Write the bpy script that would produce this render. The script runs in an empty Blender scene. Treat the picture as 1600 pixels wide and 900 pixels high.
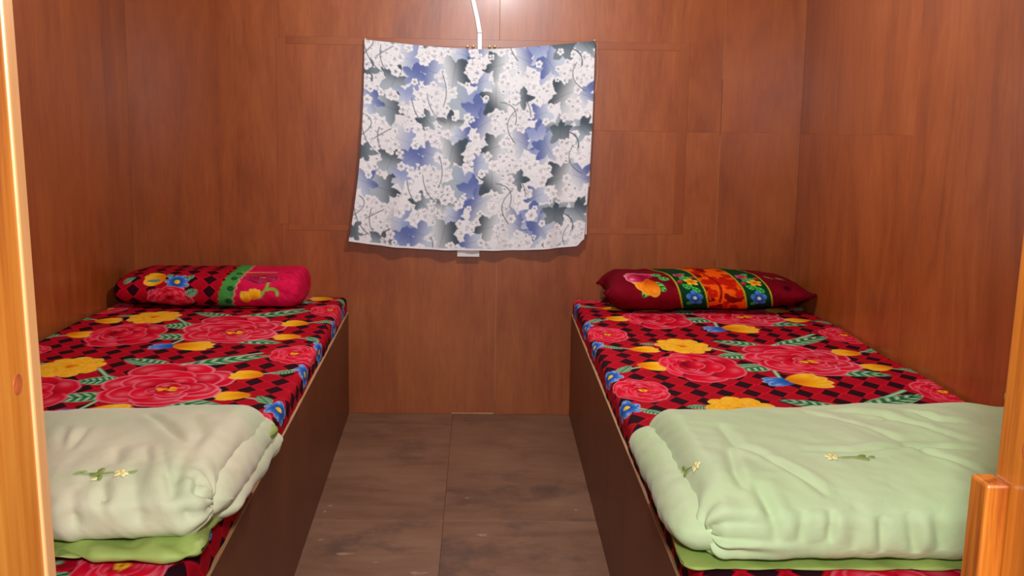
import bpy, bmesh, math, random
import numpy as np
from mathutils import Matrix, Vector

scene = bpy.context.scene
col = scene.collection

# ------------------------------------------------------------------ camera
CAM_H = 1.1
cam_data = bpy.data.cameras.new('camera')
cam_data.sensor_fit = 'HORIZONTAL'
cam_data.sensor_width = 36.0
cam_data.lens = 1644.8 / 1600.0 * 36.0
cam_data.clip_start = 0.05
cam = bpy.data.objects.new('camera', cam_data)
col.objects.link(cam)
R_ = (0.999353, -0.032356, 0.015694)
U_ = (-0.010711, 0.148783, 0.988812)
F_ = (0.034329, 0.988340, -0.148341)
cam.matrix_world = Matrix(((R_[0], U_[0], -F_[0], 0.0),
                           (R_[1], U_[1], -F_[1], 0.0),
                           (R_[2], U_[2], -F_[2], CAM_H),
                           (0, 0, 0, 1)))
scene.camera = cam

# ------------------------------------------------------------------ light
scene.view_settings.view_transform = 'Standard'
scene.view_settings.look = 'None'
scene.view_settings.gamma = 1.0
scene.view_settings.use_curve_mapping = False
scene.view_settings.exposure = 0.26

world = bpy.data.worlds.new('world')
scene.world = world
world.use_nodes = True
bg = world.node_tree.nodes['Background']
bg.inputs['Color'].default_value = (0.95, 0.97, 1.0, 1)
bg.inputs['Strength'].default_value = 0.35


def lamp(name, kind, loc, energy, color, radius):
    d = bpy.data.lights.new(name, kind)
    d.energy = energy
    d.color = color
    d.shadow_soft_size = radius
    o = bpy.data.objects.new(name, d)
    o.location = loc
    col.objects.link(o)
    return o


# hot-shoe flash above the camera, and the bulb hanging from the room's ceiling
lamp('camera_flash', 'POINT', (0.03, -0.06, 1.40), 104.0, (0.95, 0.97, 1.0), 0.07)
lamp('ceiling_bulb_light', 'POINT', (0.10, 2.85, 1.80), 37.0, (0.90, 0.96, 1.0), 0.05)

# ------------------------------------------------------------------ helpers
D = 4.0                                   # back wall


def XL(y): return -0.48778 + 0.03049 * (D - y)      # aisle face of the left bunk
def XR(y): return 0.36993 - 0.01768 * (D - y)       # aisle face of the right bunk
def WL(y): return -1.2939 - 0.00177 * (D - y)       # left wall
def WR(y): return 1.22438 - 0.01137 * (D - y)       # right wall


def lin(r, g, b):
    c = np.array([r, g, b], float) / 255.0
    return np.where(c <= 0.04045, c / 12.92, ((c + 0.055) / 1.055) ** 2.4)


def tag(o, label=None, cat=None, group=None, kind=None):
    if label: o['label'] = label
    if cat: o['category'] = cat
    if group: o['group'] = group
    if kind: o['kind'] = kind
    return o


def empty(name, loc=(0, 0, 0)):
    o = bpy.data.objects.new(name, None)
    o.empty_display_size = 0.1
    o.location = loc
    col.objects.link(o)
    return o


def link(name, me, mat, parent=None, smooth=False):
    o = bpy.data.objects.new(name, me)
    if mat is not None:
        me.materials.append(mat)
    col.objects.link(o)
    if parent is not None:
        o.parent = parent
        o.matrix_parent_inverse = Matrix.Translation(parent.location).inverted()
    if smooth:
        me.polygons.foreach_set('use_smooth', [True] * len(me.polygons))
    return o


def from_bm(name, bm, mat, parent=None, smooth=False):
    me = bpy.data.meshes.new(name)
    bmesh.ops.recalc_face_normals(bm, faces=bm.faces)
    bm.to_mesh(me)
    bm.free()
    return link(name, me, mat, parent, smooth)


def hexa(bm, pts):
    """pts: 8 corners, bottom 4 (ccw) then top 4"""
    v = [bm.verts.new(p) for p in pts]
    for f in ((3, 2, 1, 0), (4, 5, 6, 7), (0, 1, 5, 4), (1, 2, 6, 5), (2, 3, 7, 6), (3, 0, 4, 7)):
        bm.faces.new([v[i] for i in f])
    return v


def box_bm(x0, x1, y0, y1, z0, z1, bev=0.0, seg=1):
    bm = bmesh.new()
    hexa(bm, [(x0, y0, z0), (x1, y0, z0), (x1, y1, z0), (x0, y1, z0),
              (x0, y0, z1), (x1, y0, z1), (x1, y1, z1), (x0, y1, z1)])
    if bev:
        bmesh.ops.bevel(bm, geom=list(bm.edges), offset=bev, segments=seg, affect='EDGES', profile=0.5)
    return bm


def hexa_bm(pts, bev=0.0, seg=1):
    bm = bmesh.new()
    hexa(bm, pts)
    if bev:
        bmesh.ops.bevel(bm, geom=list(bm.edges), offset=bev, segments=seg, affect='EDGES', profile=0.5)
    return bm


def tube_bm(path, rad, n=12, caps=True, bm=None):
    bm = bm or bmesh.new()
    path = [Vector(p) for p in path]
    rings = []
    for i, p in enumerate(path):
        a = path[max(i - 1, 0)]
        b = path[min(i + 1, len(path) - 1)]
        t = (b - a).normalized()
        s = t.cross(Vector((0, 0, 1)))
        if s.length < 1e-3:
            s = t.cross(Vector((0, 1, 0)))
        s.normalize()
        w = s.cross(t)
        r = rad[i] if isinstance(rad, (list, tuple)) else rad
        rings.append([bm.verts.new(p + r * (math.cos(2 * math.pi * k / n) * s + math.sin(2 * math.pi * k / n) * w)) for k in range(n)])
    for i in range(len(rings) - 1):
        for k in range(n):
            bm.faces.new((rings[i][k], rings[i][(k + 1) % n], rings[i + 1][(k + 1) % n], rings[i + 1][k]))
    if caps:
        bm.faces.new(rings[0][::-1])
        bm.faces.new(rings[-1])
    return bm


def grid_obj(name, P, C, mat, parent=None, wrap=False, flip=False, uv=None):
    """P (H,W,3) grid of points; C colours (H,W,3) or None; wrap closes the W direction"""
    H, W = P.shape[:2]
    idx = np.arange(H * W).reshape(H, W)
    if wrap:
        nx = np.roll(idx, -1, axis=1)
        a, b = idx[:-1], nx[:-1]
        c, d = nx[1:], idx[1:]
    else:
        a, b, c, d = idx[:-1, :-1], idx[:-1, 1:], idx[1:, 1:], idx[1:, :-1]
    q = np.stack([a, b, c, d], -1).reshape(-1, 4)
    if flip:
        q = q[:, ::-1]
    me = bpy.data.meshes.new(name)
    n = len(q)
    me.vertices.add(H * W)
    me.vertices.foreach_set('co', P.reshape(-1).astype(np.float32))
    me.loops.add(n * 4)
    me.loops.foreach_set('vertex_index', q.reshape(-1).astype(np.int32))
    me.polygons.add(n)
    me.polygons.foreach_set('loop_start', np.arange(0, n * 4, 4, dtype=np.int32))
    me.polygons.foreach_set('use_smooth', np.ones(n, bool))
    me.update(calc_edges=True)
    me.validate()
    if C is not None:
        at = me.attributes.new('print_colour', 'FLOAT_COLOR', 'POINT')
        rgba = np.ones((H * W, 4), np.float32)
        rgba[:, :3] = np.clip(C.reshape(-1, 3), 0, 1)
        at.data.foreach_set('color', rgba.reshape(-1))
    return link(name, me, mat, parent)


# ---- numpy value noise
def _hash(i, j, seed):
    n = (i * 374761393 + j * 668265263 + seed * 1442695041) & 0xFFFFFFFF
    n = ((n ^ (n >> 13)) * 1274126177) & 0xFFFFFFFF
    return ((n ^ (n >> 16)) & 0xFFFF) / 65535.0


def vnoise(x, y, seed=0):
    xi = np.floor(x).astype(np.int64)
    yi = np.floor(y).astype(np.int64)
    fx, fy = x - xi, y - yi
    fx = fx * fx * fx * (fx * (fx * 6 - 15) + 10)
    fy = fy * fy * fy * (fy * (fy * 6 - 15) + 10)
    a, b = _hash(xi, yi, seed), _hash(xi + 1, yi, seed)
    c, d = _hash(xi, yi + 1, seed), _hash(xi + 1, yi + 1, seed)
    return (a + (b - a) * fx) * (1 - fy) + (c + (d - c) * fx) * fy - 0.5


def fbm(x, y, seed=0, o=3):
    r = 0
    for k in range(o):
        r = r + vnoise(x * 2 ** k, y * 2 ** k, seed + k * 7) * 0.5 ** k
    return r


def sstep(a, b, x):
    t = np.clip((x - a) / (b - a), 0, 1)
    return t * t * (3 - 2 * t)


# ------------------------------------------------------------------ materials
def new_mat(name):
    m = bpy.data.materials.new(name)
    m.use_nodes = True
    nt = m.node_tree
    b = nt.nodes['Principled BSDF']
    return m, nt, b


def nd(nt, t, **kw):
    n = nt.nodes.new(t)
    for k, v in kw.items():
        if k in n.inputs:
            n.inputs[k].default_value = v
        else:
            setattr(n, k, v)
    return n


def ramp(nt, stops, interp='LINEAR'):
    n = nt.nodes.new('ShaderNodeValToRGB')
    n.color_ramp.interpolation = interp
    e = n.color_ramp.elements
    while len(e) < len(stops):
        e.new(0.5)
    for s, (p, c) in zip(e, stops):
        s.position = p
        s.color = (*c, 1)
    return n


def wood(name, dark, mid, light, stretch, rough=0.3, grain=14.0, blotch=1.6, coat=0.3, bump=0.08, var=0.12, bumpd=0.002, distort=0.35, fine=0.12, stops=(0.38, 0.55, 0.74)):
    """varnished sheet wood: long streaks along one axis (stretch), broad blotches, fine pores"""
    m, nt, b = new_mat(name)
    tc = nd(nt, 'ShaderNodeTexCoord')
    oi = nd(nt, 'ShaderNodeObjectInfo')
    off = nd(nt, 'ShaderNodeVectorMath', operation='SCALE')
    comb = nd(nt, 'ShaderNodeCombineXYZ')
    for k in range(3):
        nt.links.new(oi.outputs['Random'], comb.inputs[k])
    nt.links.new(comb.outputs[0], off.inputs[0])
    off.inputs['Scale'].default_value = 37.0
    add = nd(nt, 'ShaderNodeVectorMath', operation='ADD')
    nt.links.new(tc.outputs['Object'], add.inputs[0])
    nt.links.new(off.outputs[0], add.inputs[1])
    mp = nd(nt, 'ShaderNodeMapping')
    mp.inputs['Scale'].default_value = stretch
    nt.links.new(add.outputs[0], mp.inputs['Vector'])
    n1 = nd(nt, 'ShaderNodeTexNoise', Scale=grain, Detail=8.0, Roughness=0.68, Distortion=distort)
    nt.links.new(mp.outputs[0], n1.inputs['Vector'])
    n2 = nd(nt, 'ShaderNodeTexNoise', Scale=blotch, Detail=4.0, Roughness=0.55, Distortion=0.8)
    mp2 = nd(nt, 'ShaderNodeMapping')
    mp2.inputs['Scale'].default_value = tuple(0.35 + 0.65 * s for s in stretch)
    nt.links.new(add.outputs[0], mp2.inputs['Vector'])
    nt.links.new(mp2.outputs[0], n2.inputs['Vector'])
    n3 = nd(nt, 'ShaderNodeTexNoise', Scale=grain * 9, Detail=3.0, Roughness=0.6)
    nt.links.new(mp.outputs[0], n3.inputs['Vector'])
    m1 = nd(nt, 'ShaderNodeMath', operation='MULTIPLY_ADD')
    m1.inputs[1].default_value = 0.55
    nt.links.new(n1.outputs['Fac'], m1.inputs[0])
    m2 = nd(nt, 'ShaderNodeMath', operation='MULTIPLY')
    m2.inputs[1].default_value = 0.45
    nt.links.new(n2.outputs['Fac'], m2.inputs[0])
    nt.links.new(m2.outputs[0], m1.inputs[2])
    m3 = nd(nt, 'ShaderNodeMath', operation='MULTIPLY_ADD')
    m3.inputs[1].default_value = fine
    nt.links.new(n3.outputs['Fac'], m3.inputs[0])
    nt.links.new(m1.outputs[0], m3.inputs[2])
    rp = ramp(nt, [(stops[0], dark), (stops[1], mid), (stops[2], light)])
    nt.links.new(m3.outputs[0], rp.inputs['Fac'])
    hsv = nd(nt, 'ShaderNodeHueSaturation')
    vm = nd(nt, 'ShaderNodeMapRange')
    vm.inputs['To Min'].default_value = 1 - var
    vm.inputs['To Max'].default_value = 1 + var
    nt.links.new(oi.outputs['Random'], vm.inputs['Value'])
    nt.links.new(vm.outputs[0], hsv.inputs['Value'])
    nt.links.new(rp.outputs['Color'], hsv.inputs['Color'])
    nt.links.new(hsv.outputs['Color'], b.inputs['Base Color'])
    rr = nd(nt, 'ShaderNodeMapRange')
    rr.inputs['To Min'].default_value = rough - 0.08
    rr.inputs['To Max'].default_value = rough + 0.14
    nt.links.new(n2.outputs['Fac'], rr.inputs['Value'])
    nt.links.new(rr.outputs[0], b.inputs['Roughness'])
    b.inputs['Coat Weight'].default_value = coat
    b.inputs['Coat Roughness'].default_value = 0.22
    bp = nd(nt, 'ShaderNodeBump', Strength=bump, Distance=bumpd)
    nt.links.new(m3.outputs[0], bp.inputs['Height'])
    nt.links.new(bp.outputs[0], b.inputs['Normal'])
    return m


M = {}
M['ply'] = wood('varnished_plywood', (0.200, 0.042, 0.0062), (0.320, 0.076, 0.0125), (0.410, 0.115, 0.022), (1.0, 1.0, 0.16), rough=0.36, grain=9.0, blotch=3.4, bump=0.4, var=0.05, distort=1.1, fine=0.22, stops=(0.42, 0.61, 0.80))
M['batten'] = wood('varnished_batten', (0.250, 0.056, 0.0090), (0.310, 0.075, 0.0125), (0.370, 0.098, 0.0180), (1.0, 1.0, 0.10), rough=0.36, grain=7.0, blotch=2.2, bump=0.2, var=0.03)
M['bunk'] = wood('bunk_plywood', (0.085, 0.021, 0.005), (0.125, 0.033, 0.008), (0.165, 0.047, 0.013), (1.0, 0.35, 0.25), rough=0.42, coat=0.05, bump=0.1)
M['raw'] = wood('bare_plywood_edge', (0.36, 0.18, 0.075), (0.46, 0.25, 0.11), (0.55, 0.33, 0.16), (1.0, 0.2, 0.2), rough=0.6, coat=0.0)
M['pine'] = wood('honey_pine', (0.22, 0.036, 0.003), (0.56, 0.165, 0.014), (0.70, 0.27, 0.036), (1.0, 1.0, 0.05), rough=0.36, grain=17.0, coat=0.35, bump=0.1, var=0.06, distort=0.8, stops=(0.44, 0.57, 0.70))
M['pine_edge'] = wood('pale_pine_edge', (0.50, 0.20, 0.06), (0.66, 0.31, 0.11), (0.78, 0.42, 0.18), (1.0, 1.0, 0.06), rough=0.4, coat=0.2, var=0.05)
M['ceil'] = wood('ceiling_plywood', (0.30, 0.15, 0.07), (0.42, 0.23, 0.12), (0.50, 0.30, 0.17), (0.1, 1.0, 1.0), rough=0.45)


def floor_mat():
    m, nt, b = new_mat('worn_floor_plywood')
    tc = nd(nt, 'ShaderNodeTexCoord')
    oi = nd(nt, 'ShaderNodeObjectInfo')
    add = nd(nt, 'ShaderNodeVectorMath', operation='ADD')
    comb = nd(nt, 'ShaderNodeCombineXYZ')
    mul = nd(nt, 'ShaderNodeMath', operation='MULTIPLY')
    mul.inputs[1].default_value = 19.0
    nt.links.new(oi.outputs['Random'], mul.inputs[0])
    nt.links.new(mul.outputs[0], comb.inputs[2])
    nt.links.new(tc.outputs['Object'], add.inputs[0])
    nt.links.new(comb.outputs[0], add.inputs[1])
    mp = nd(nt, 'ShaderNodeMapping')
    mp.inputs['Scale'].default_value = (0.4, 1.3, 1.0)
    nt.links.new(add.outputs[0], mp.inputs['Vector'])
    n1 = nd(nt, 'ShaderNodeTexNoise', Scale=9.0, Detail=8.0, Roughness=0.65, Distortion=0.6)
    nt.links.new(mp.outputs[0], n1.inputs['Vector'])
    n2 = nd(nt, 'ShaderNodeTexNoise', Scale=2.4, Detail=5.0, Roughness=0.6)
    nt.links.new(add.outputs[0], n2.inputs['Vector'])
    n3 = nd(nt, 'ShaderNodeTexNoise', Scale=42.0, Detail=3.0, Roughness=0.7)
    nt.links.new(mp.outputs[0], n3.inputs['Vector'])
    rp = ramp(nt, [(0.33, (0.125, 0.056, 0.028)), (0.5, (0.205, 0.100, 0.054)), (0.67, (0.275, 0.150, 0.088))])
    mx = nd(nt, 'ShaderNodeMath', operation='MULTIPLY_ADD')
    mx.inputs[1].default_value = 0.5
    hf = nd(nt, 'ShaderNodeMath', operation='MULTIPLY')
    hf.inputs[1].default_value = 0.5
    nt.links.new(n2.outputs['Fac'], hf.inputs[0])
    nt.links.new(n1.outputs['Fac'], mx.inputs[0])
    nt.links.new(hf.outputs[0], mx.inputs[2])
    nt.links.new(mx.outputs[0], rp.inputs['Fac'])
    # dark worn grime patches
    gr = ramp(nt, [(0.53, (0, 0, 0)), (0.66, (1, 1, 1))])
    n4 = nd(nt, 'ShaderNodeTexNoise', Scale=3.1, Detail=6.0, Roughness=0.7)
    nt.links.new(add.outputs[0], n4.inputs['Vector'])
    nt.links.new(n4.outputs['Fac'], gr.inputs['Fac'])
    mix = nd(nt, 'ShaderNodeMix', data_type='RGBA')
    mix.inputs['B'].default_value = (0.050, 0.032, 0.026, 1)
    gm = nd(nt, 'ShaderNodeMath', operation='MULTIPLY')
    gm.inputs[1].default_value = 0.6
    nt.links.new(gr.outputs['Color'], gm.inputs[0])
    nt.links.new(gm.outputs[0], mix.inputs['Factor'])
    nt.links.new(rp.outputs['Color'], mix.inputs['A'])
    # pale scuffs where the varnish is gone
    sc = ramp(nt, [(0.72, (0, 0, 0)), (0.78, (1, 1, 1))])
    nt.links.new(n3.outputs['Fac'], sc.inputs['Fac'])
    mix2 = nd(nt, 'ShaderNodeMix', data_type='RGBA')
    mix2.inputs['B'].default_value = (0.26, 0.16, 0.11, 1)
    sm = nd(nt, 'ShaderNodeMath', operation='MULTIPLY')
    sm.inputs[1].default_value = 0.55
    nt.links.new(sc.outputs['Color'], sm.inputs[0])
    nt.links.new(sm.outputs[0], mix2.inputs['Factor'])
    nt.links.new(mix.outputs['Result'], mix2.inputs['A'])
    nt.links.new(mix2.outputs['Result'], b.inputs['Base Color'])
    b.inputs['Roughness'].default_value = 0.55
    bp = nd(nt, 'ShaderNodeBump', Strength=0.15, Distance=0.002)
    nt.links.new(n1.outputs['Fac'], bp.inputs['Height'])
    nt.links.new(bp.outputs[0], b.inputs['Normal'])
    return m


M['floor'] = floor_mat()


def plain(name, c, rough=0.6, metal=0.0, noise=0.1, scale=20.0, bump=0.0, emit=None, sheen=0.0, bscale=400.0):
    m, nt, b = new_mat(name)
    tc = nd(nt, 'ShaderNodeTexCoord')
    n = nd(nt, 'ShaderNodeTexNoise', Scale=scale, Detail=4.0)
    nt.links.new(tc.outputs['Object'], n.inputs['Vector'])
    rp = ramp(nt, [(0.3, tuple(x * (1 - noise) for x in c)), (0.7, tuple(min(1, x * (1 + noise)) for x in c))])
    nt.links.new(n.outputs['Fac'], rp.inputs['Fac'])
    nt.links.new(rp.outputs['Color'], b.inputs['Base Color'])
    b.inputs['Roughness'].default_value = rough
    b.inputs['Metallic'].default_value = metal
    b.inputs['Sheen Weight'].default_value = sheen
    if bump:
        n2 = nd(nt, 'ShaderNodeTexNoise', Scale=bscale, Detail=2.0)
        nt.links.new(tc.outputs['Object'], n2.inputs['Vector'])
        bp = nd(nt, 'ShaderNodeBump', Strength=bump, Distance=0.001)
        nt.links.new(n2.outputs['Fac'], bp.inputs['Height'])
        nt.links.new(bp.outputs[0], b.inputs['Normal'])
    if emit:
        b.inputs['Emission Color'].default_value = (*emit[0], 1)
        b.inputs['Emission Strength'].default_value = emit[1]
    return m


def printed(name, rough=0.8, sheen=0.25, bump=0.15, scale=700.0):
    """woven or plush cloth whose print is stored on the mesh"""
    m, nt, b = new_mat(name)
    at = nd(nt, 'ShaderNodeAttribute', attribute_name='print_colour')
    tc = nd(nt, 'ShaderNodeTexCoord')
    n = nd(nt, 'ShaderNodeTexNoise', Scale=scale, Detail=2.0)
    nt.links.new(tc.outputs['Object'], n.inputs['Vector'])
    nt.links.new(at.outputs['Color'], b.inputs['Base Color'])
    b.inputs['Roughness'].default_value = rough
    b.inputs['Sheen Weight'].default_value = sheen
    b.inputs['Sheen Roughness'].default_value = 0.4
    b.inputs['Specular IOR Level'].default_value = 0.08
    bp = nd(nt, 'ShaderNodeBump', Strength=bump, Distance=0.0015)
    nt.links.new(n.outputs['Fac'], bp.inputs['Height'])
    nt.links.new(bp.outputs[0], b.inputs['Normal'])
    return m


M['plush'] = printed('rose_print_plush', sheen=0.0)
M['curtain'] = printed('leaf_print_cotton', sheen=0.0, bump=0.06)


def quilt_mat(name, ca, cb, patch):
    m, nt, b = new_mat(name)
    tc = nd(nt, 'ShaderNodeTexCoord')
    n = nd(nt, 'ShaderNodeTexNoise', Scale=patch, Detail=3.0, Distortion=0.7)
    nt.links.new(tc.outputs['Object'], n.inputs['Vector'])
    rp = ramp(nt, [(0.36, ca), (0.62, cb)])
    nt.links.new(n.outputs['Fac'], rp.inputs['Fac'])
    nt.links.new(rp.outputs['Color'], b.inputs['Base Color'])
    b.inputs['Roughness'].default_value = 0.62
    b.inputs['Sheen Weight'].default_value = 0.15
    b.inputs['Specular IOR Level'].default_value = 0.3
    n2 = nd(nt, 'ShaderNodeTexNoise', Scale=26.0, Detail=4.0, Roughness=0.55, Distortion=1.2)
    nt.links.new(tc.outputs['Object'], n2.inputs['Vector'])
    bp = nd(nt, 'ShaderNodeBump', Strength=0.22, Distance=0.006)
    nt.links.new(n2.outputs['Fac'], bp.inputs['Height'])
    nt.links.new(bp.outputs[0], b.inputs['Normal'])
    return m


M['quilt_pale'] = quilt_mat('pale_sage_satin', (0.56, 0.62, 0.38), (0.68, 0.64, 0.43), 4.5)
M['quilt_green'] = quilt_mat('light_green_cotton', (0.50, 0.65, 0.33), (0.56, 0.67, 0.38), 3.0)
M['lining'] = plain('leaf_green_lining', (0.33, 0.43, 0.10), rough=0.6, bump=0.3, bscale=40.0)
M['white_plastic'] = plain('white_plastic', (0.82, 0.82, 0.80), rough=0.35, noise=0.02)
M['white_cloth'] = plain('white_cloth', (0.80, 0.80, 0.79), rough=0.8, noise=0.03)
M['brass'] = plain('polished_brass', (0.90, 0.66, 0.28), rough=0.32, metal=0.55, noise=0.05)
M['thread_yellow'] = plain('yellow_thread', (0.80, 0.62, 0.12), rough=0.5)
M['thread_cream'] = plain('cream_thread', (0.86, 0.78, 0.34), rough=0.5)
M['thread_green'] = plain('olive_thread', (0.26, 0.34, 0.08), rough=0.5)
M['foam'] = plain('foam_ticking', (0.35, 0.06, 0.06), rough=0.9)
M['chip'] = plain('bare_wood_chip', (0.33, 0.20, 0.13), rough=0.8, noise=0.25, scale=60)
M['string'] = plain('nylon_string', (0.62, 0.40, 0.28), rough=0.4)

# ================================================================== the setting
CEIL = 2.12


def structure(o, label, cat):
    return tag(o, label, cat, kind='structure')


# ---- floor: two by two plywood sheets on a slab
floor = structure(from_bm('floor', box_bm(-1.5, 1.5, -1.2, 4.1, -0.08, -0.012), M['bunk']),
                  'worn dark brown plywood floor between the two bunks', 'floor')
fx = -0.085
gap = 0.0002
for x0, x1, y0, y1 in ((-1.5, fx, 2.87, 4.0), (fx, 1.5, 2.86, 4.0), (-1.5, fx, 1.65, 2.87), (fx, 1.5, 1.65, 2.86),
                       (-1.5, fx, 0.43, 1.65), (fx, 1.5, 0.43, 1.65), (-1.5, fx, -1.2, 0.43), (fx, 1.5, -1.2, 0.43)):
    from_bm('floor_sheet', box_bm(x0 + gap, x1 - gap, y0 + gap, y1 - gap, -0.012, 0.0, 0.0009), M['floor'], floor)


def chip(x, y, lx, ly, seed):
    rnd = random.Random(seed)
    bm = bmesh.new()
    n = 14
    top = []
    for k in range(n):
        a = 2 * math.pi * k / n
        r = rnd.uniform(0.55, 1.0)
        top.append(bm.verts.new((x + lx * r * math.cos(a), y + ly * r * math.sin(a), 0.0006)))
    bm.faces.new(top)
    low = [bm.verts.new((v.co.x, v.co.y, -0.0004)) for v in top]
    for k in range(n):
        bm.faces.new((top[k], low[k], low[(k + 1) % n], top[(k + 1) % n]))
    from_bm('bare_chip', bm, M['chip'], floor)


for i, (x, y, lx, ly) in enumerate(((-0.335, 2.625, 0.028, 0.010), (0.025, 2.755, 0.020, 0.012), (-0.135, 2.505, 0.030, 0.012),
                                    (-0.43, 2.93, 0.006, 0.010), (-0.42, 2.98, 0.010, 0.007), (-0.41, 2.72, 0.010, 0.006),
                                    (-0.02, 3.05, 0.008, 0.006), (0.03, 3.32, 0.012, 0.004), (-0.25, 2.57, 0.010, 0.005), (0.30, 2.95, 0.006, 0.010))):
    chip(x, y, lx, ly, i)

# ---- back wall: backing, plywood panels with open seams, battens telegraphing a covered window
wall_back = structure(from_bm('wall_back', box_bm(-1.45, 1.45, D + 0.012, D + 0.06, -0.05, CEIL), M['raw']),
                      'glossy red-brown plywood wall at the far end of the room', 'wall')
PB = [(-1.2938, -0.7352, 0, CEIL), (-0.7348, 0.0770, 0, CEIL), (0.0788, 0.9183, 0, 1.1027), (0.0788, 0.9183, 1.1029, CEIL),
      (0.9195, 1.2243, 0, 1.1047), (0.9195, 1.2243, 1.1049, CEIL)]
for x0, x1, z0, z1 in ((0.0771, 0.0787, 0.05, 0.66), (0.9184, 0.9194, 0.62, 1.09), (0.9184, 0.9194, 1.30, 1.62)):
    from_bm('bare_seam_edge', box_bm(x0, x1, D - .0002, D + .012, z0, z1), M['raw'], wall_back)
for x0, x1, z0, z1 in PB:
    from_bm('plywood_panel', box_bm(x0, x1, D, D + 0.012, z0, z1, 0.0003), M['ply'], wall_back)
for x0, x1, z0, z1 in ((-0.748, -0.712, 0.735, 1.425), (-0.712, 0.752, 1.402, 1.430), (0.752, 0.790, 0.715, 1.432), (-0.712, 0.752, 0.712, 0.735)):
    from_bm('batten', box_bm(x0, x1, D - 0.0012, D + 0.008, z0, z1, 0.0008, 1), M['batten'], wall_back)
from_bm('skirting_sliver', box_bm(-0.09, 0.075, D - 0.004, D, 0.0, 0.006, 0.001), M['raw'], wall_back)

# ---- side walls


def side_wall(name, fn, sgn, label, splits):
    y0 = 0.95
    o = structure(from_bm(name, hexa_bm([(fn(y0) + sgn * .012, y0, -.05), (fn(y0) + sgn * .06, y0, -.05), (fn(D) + sgn * .06, D + .012, -.05), (fn(D) + sgn * .012, D + .012, -.05),
                                         (fn(y0) + sgn * .012, y0, CEIL), (fn(y0) + sgn * .06, y0, CEIL), (fn(D) + sgn * .06, D + .012, CEIL), (fn(D) + sgn * .012, D + .012, CEIL)]), M['raw']),
                  label, 'wall')
    for a, b, z0, z1 in splits:
        from_bm('plywood_panel', hexa_bm([(fn(a), a, z0), (fn(a) + sgn * .012, a, z0), (fn(b) + sgn * .012, b, z0), (fn(b), b, z0),
                                          (fn(a), a, z1), (fn(a) + sgn * .012, a, z1), (fn(b) + sgn * .012, b, z1), (fn(b), b, z1)], 0.0002), M['ply'], o)
    return o


side_wall('wall_left', WL, -1, 'dark red-brown plywood wall beside the left bunk', ((2.78, D, 0, CEIL), (1.56, 2.7798, 0, CEIL), (0.95, 1.559, 0, CEIL)))
side_wall('wall_right', WR, 1, 'dark red-brown plywood wall beside the right bunk', ((2.92, D, 0, 1.1027), (2.92, D, 1.1028, CEIL), (1.70, 2.9198, 0, CEIL), (0.95, 1.699, 0, CEIL)))
structure(from_bm('ceiling', box_bm(-1.45, 1.45, 0.85, D + .06, CEIL, CEIL + .04), M['ceil']), 'plywood ceiling above the two bunks', 'ceiling')

# ---- front wall with the doorway the picture was taken through
JL, JR, JY0, JY1 = -0.374, 0.472, 0.80, 0.90
wf = structure(empty('wall_front', (0, 0.9, 0)), 'plywood wall around the open doorway', 'wall')
from_bm('wall_panel', box_bm(-1.45, JL - .09, .86, .95, -.05, CEIL), M['ply'], wf)
from_bm('wall_panel', box_bm(JR + .09, 1.45, .86, .95, -.05, CEIL), M['ply'], wf)
from_bm('wall_panel', box_bm(JL - .09, JR + .09, .86, .95, 1.93, CEIL), M['ply'], wf)

door = structure(empty('door_1', (0, JY1, 0)), 'honey-coloured pine door frame around the open doorway', 'door frame')


def jx(side, z):      # the posts lean a little
    return (-0.3955 + 0.0400 * (1.10 - z) * 0.6 + 0.0126 if side < 0 else 0.476 - 0.0250 * (1.04 - z))


def post(name, side, y0, y1, w0, w1, z0, z1, mat, bev=0.003):
    """a board between the offsets w0..w1 measured outward from the reveal"""
    p = []
    for z in (z0, z1):
        a, b = jx(side, z) + side * w0, jx(side, z) + side * w1
        p += [(a, y0, z), (b, y0, z), (b, y1, z), (a, y1, z)]
    return from_bm(name, hexa_bm(p, bev, 2), mat, door)


post('jamb', -1, JY0, JY1, 0.0, 0.09, 0, 1.85, M['pine'])
post('edge_strip', -1, JY1 - .016, JY1 + .004, -0.0025, 0.02, 0, 1.85, M['pine_edge'], 0.002)
post('jamb', 1, JY0, JY1, 0.0, 0.09, 0, 1.85, M['pine'])
post('stop_block', 1, JY1 - .030, JY1 + .002, -0.0215, 0.0, 0, 0.800, M['pine'], 0.003)
from_bm('head', box_bm(JL - .12, JR + .12, JY0, JY1, 1.85, 1.93, .003), M['pine'], door)
# knots in the pine posts: low rounded discs
for side, y, z, r in ((-1, 0.862, 0.885, 0.009), (1, 0.850, 0.835, 0.010)):
    bm = bmesh.new()
    bmesh.ops.create_uvsphere(bm, u_segments=16, v_segments=8, radius=1.0)
    for v in bm.verts:
        v.co = Vector((jx(side, z) + v.co.x * 0.0004, y + v.co.y * r, z + v.co.z * r * 1.1))
    from_bm('knot', bm, plain('pine_knot', (0.45, 0.10, 0.025), rough=0.35, noise=0.4, scale=90), door, True)

# ================================================================== print painter
class Paint:
    def __init__(self, X, Y, C):
        self.shape = X.shape
        self.X, self.Y = X.reshape(-1), Y.reshape(-1)
        self.C = np.array(np.broadcast_to(C, X.shape + (3,)), float).reshape(-1, 3)

    def near(self, x, y, rx, ry=None):
        ry = ry or rx
        return np.nonzero((np.abs(self.X - x) < rx) & (np.abs(self.Y - y) < ry))[0]

    def blend(self, i, a, c):
        a = np.clip(a, 0, 1)[:, None]
        self.C[i] = self.C[i] * (1 - a) + c * a

    def out(self):
        return self.C.reshape(self.shape + (3,))


def mixc(a, b, t):
    t = np.asarray(t)[:, None]
    return a * (1 - t) + b * t


AA = 0.0022


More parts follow.
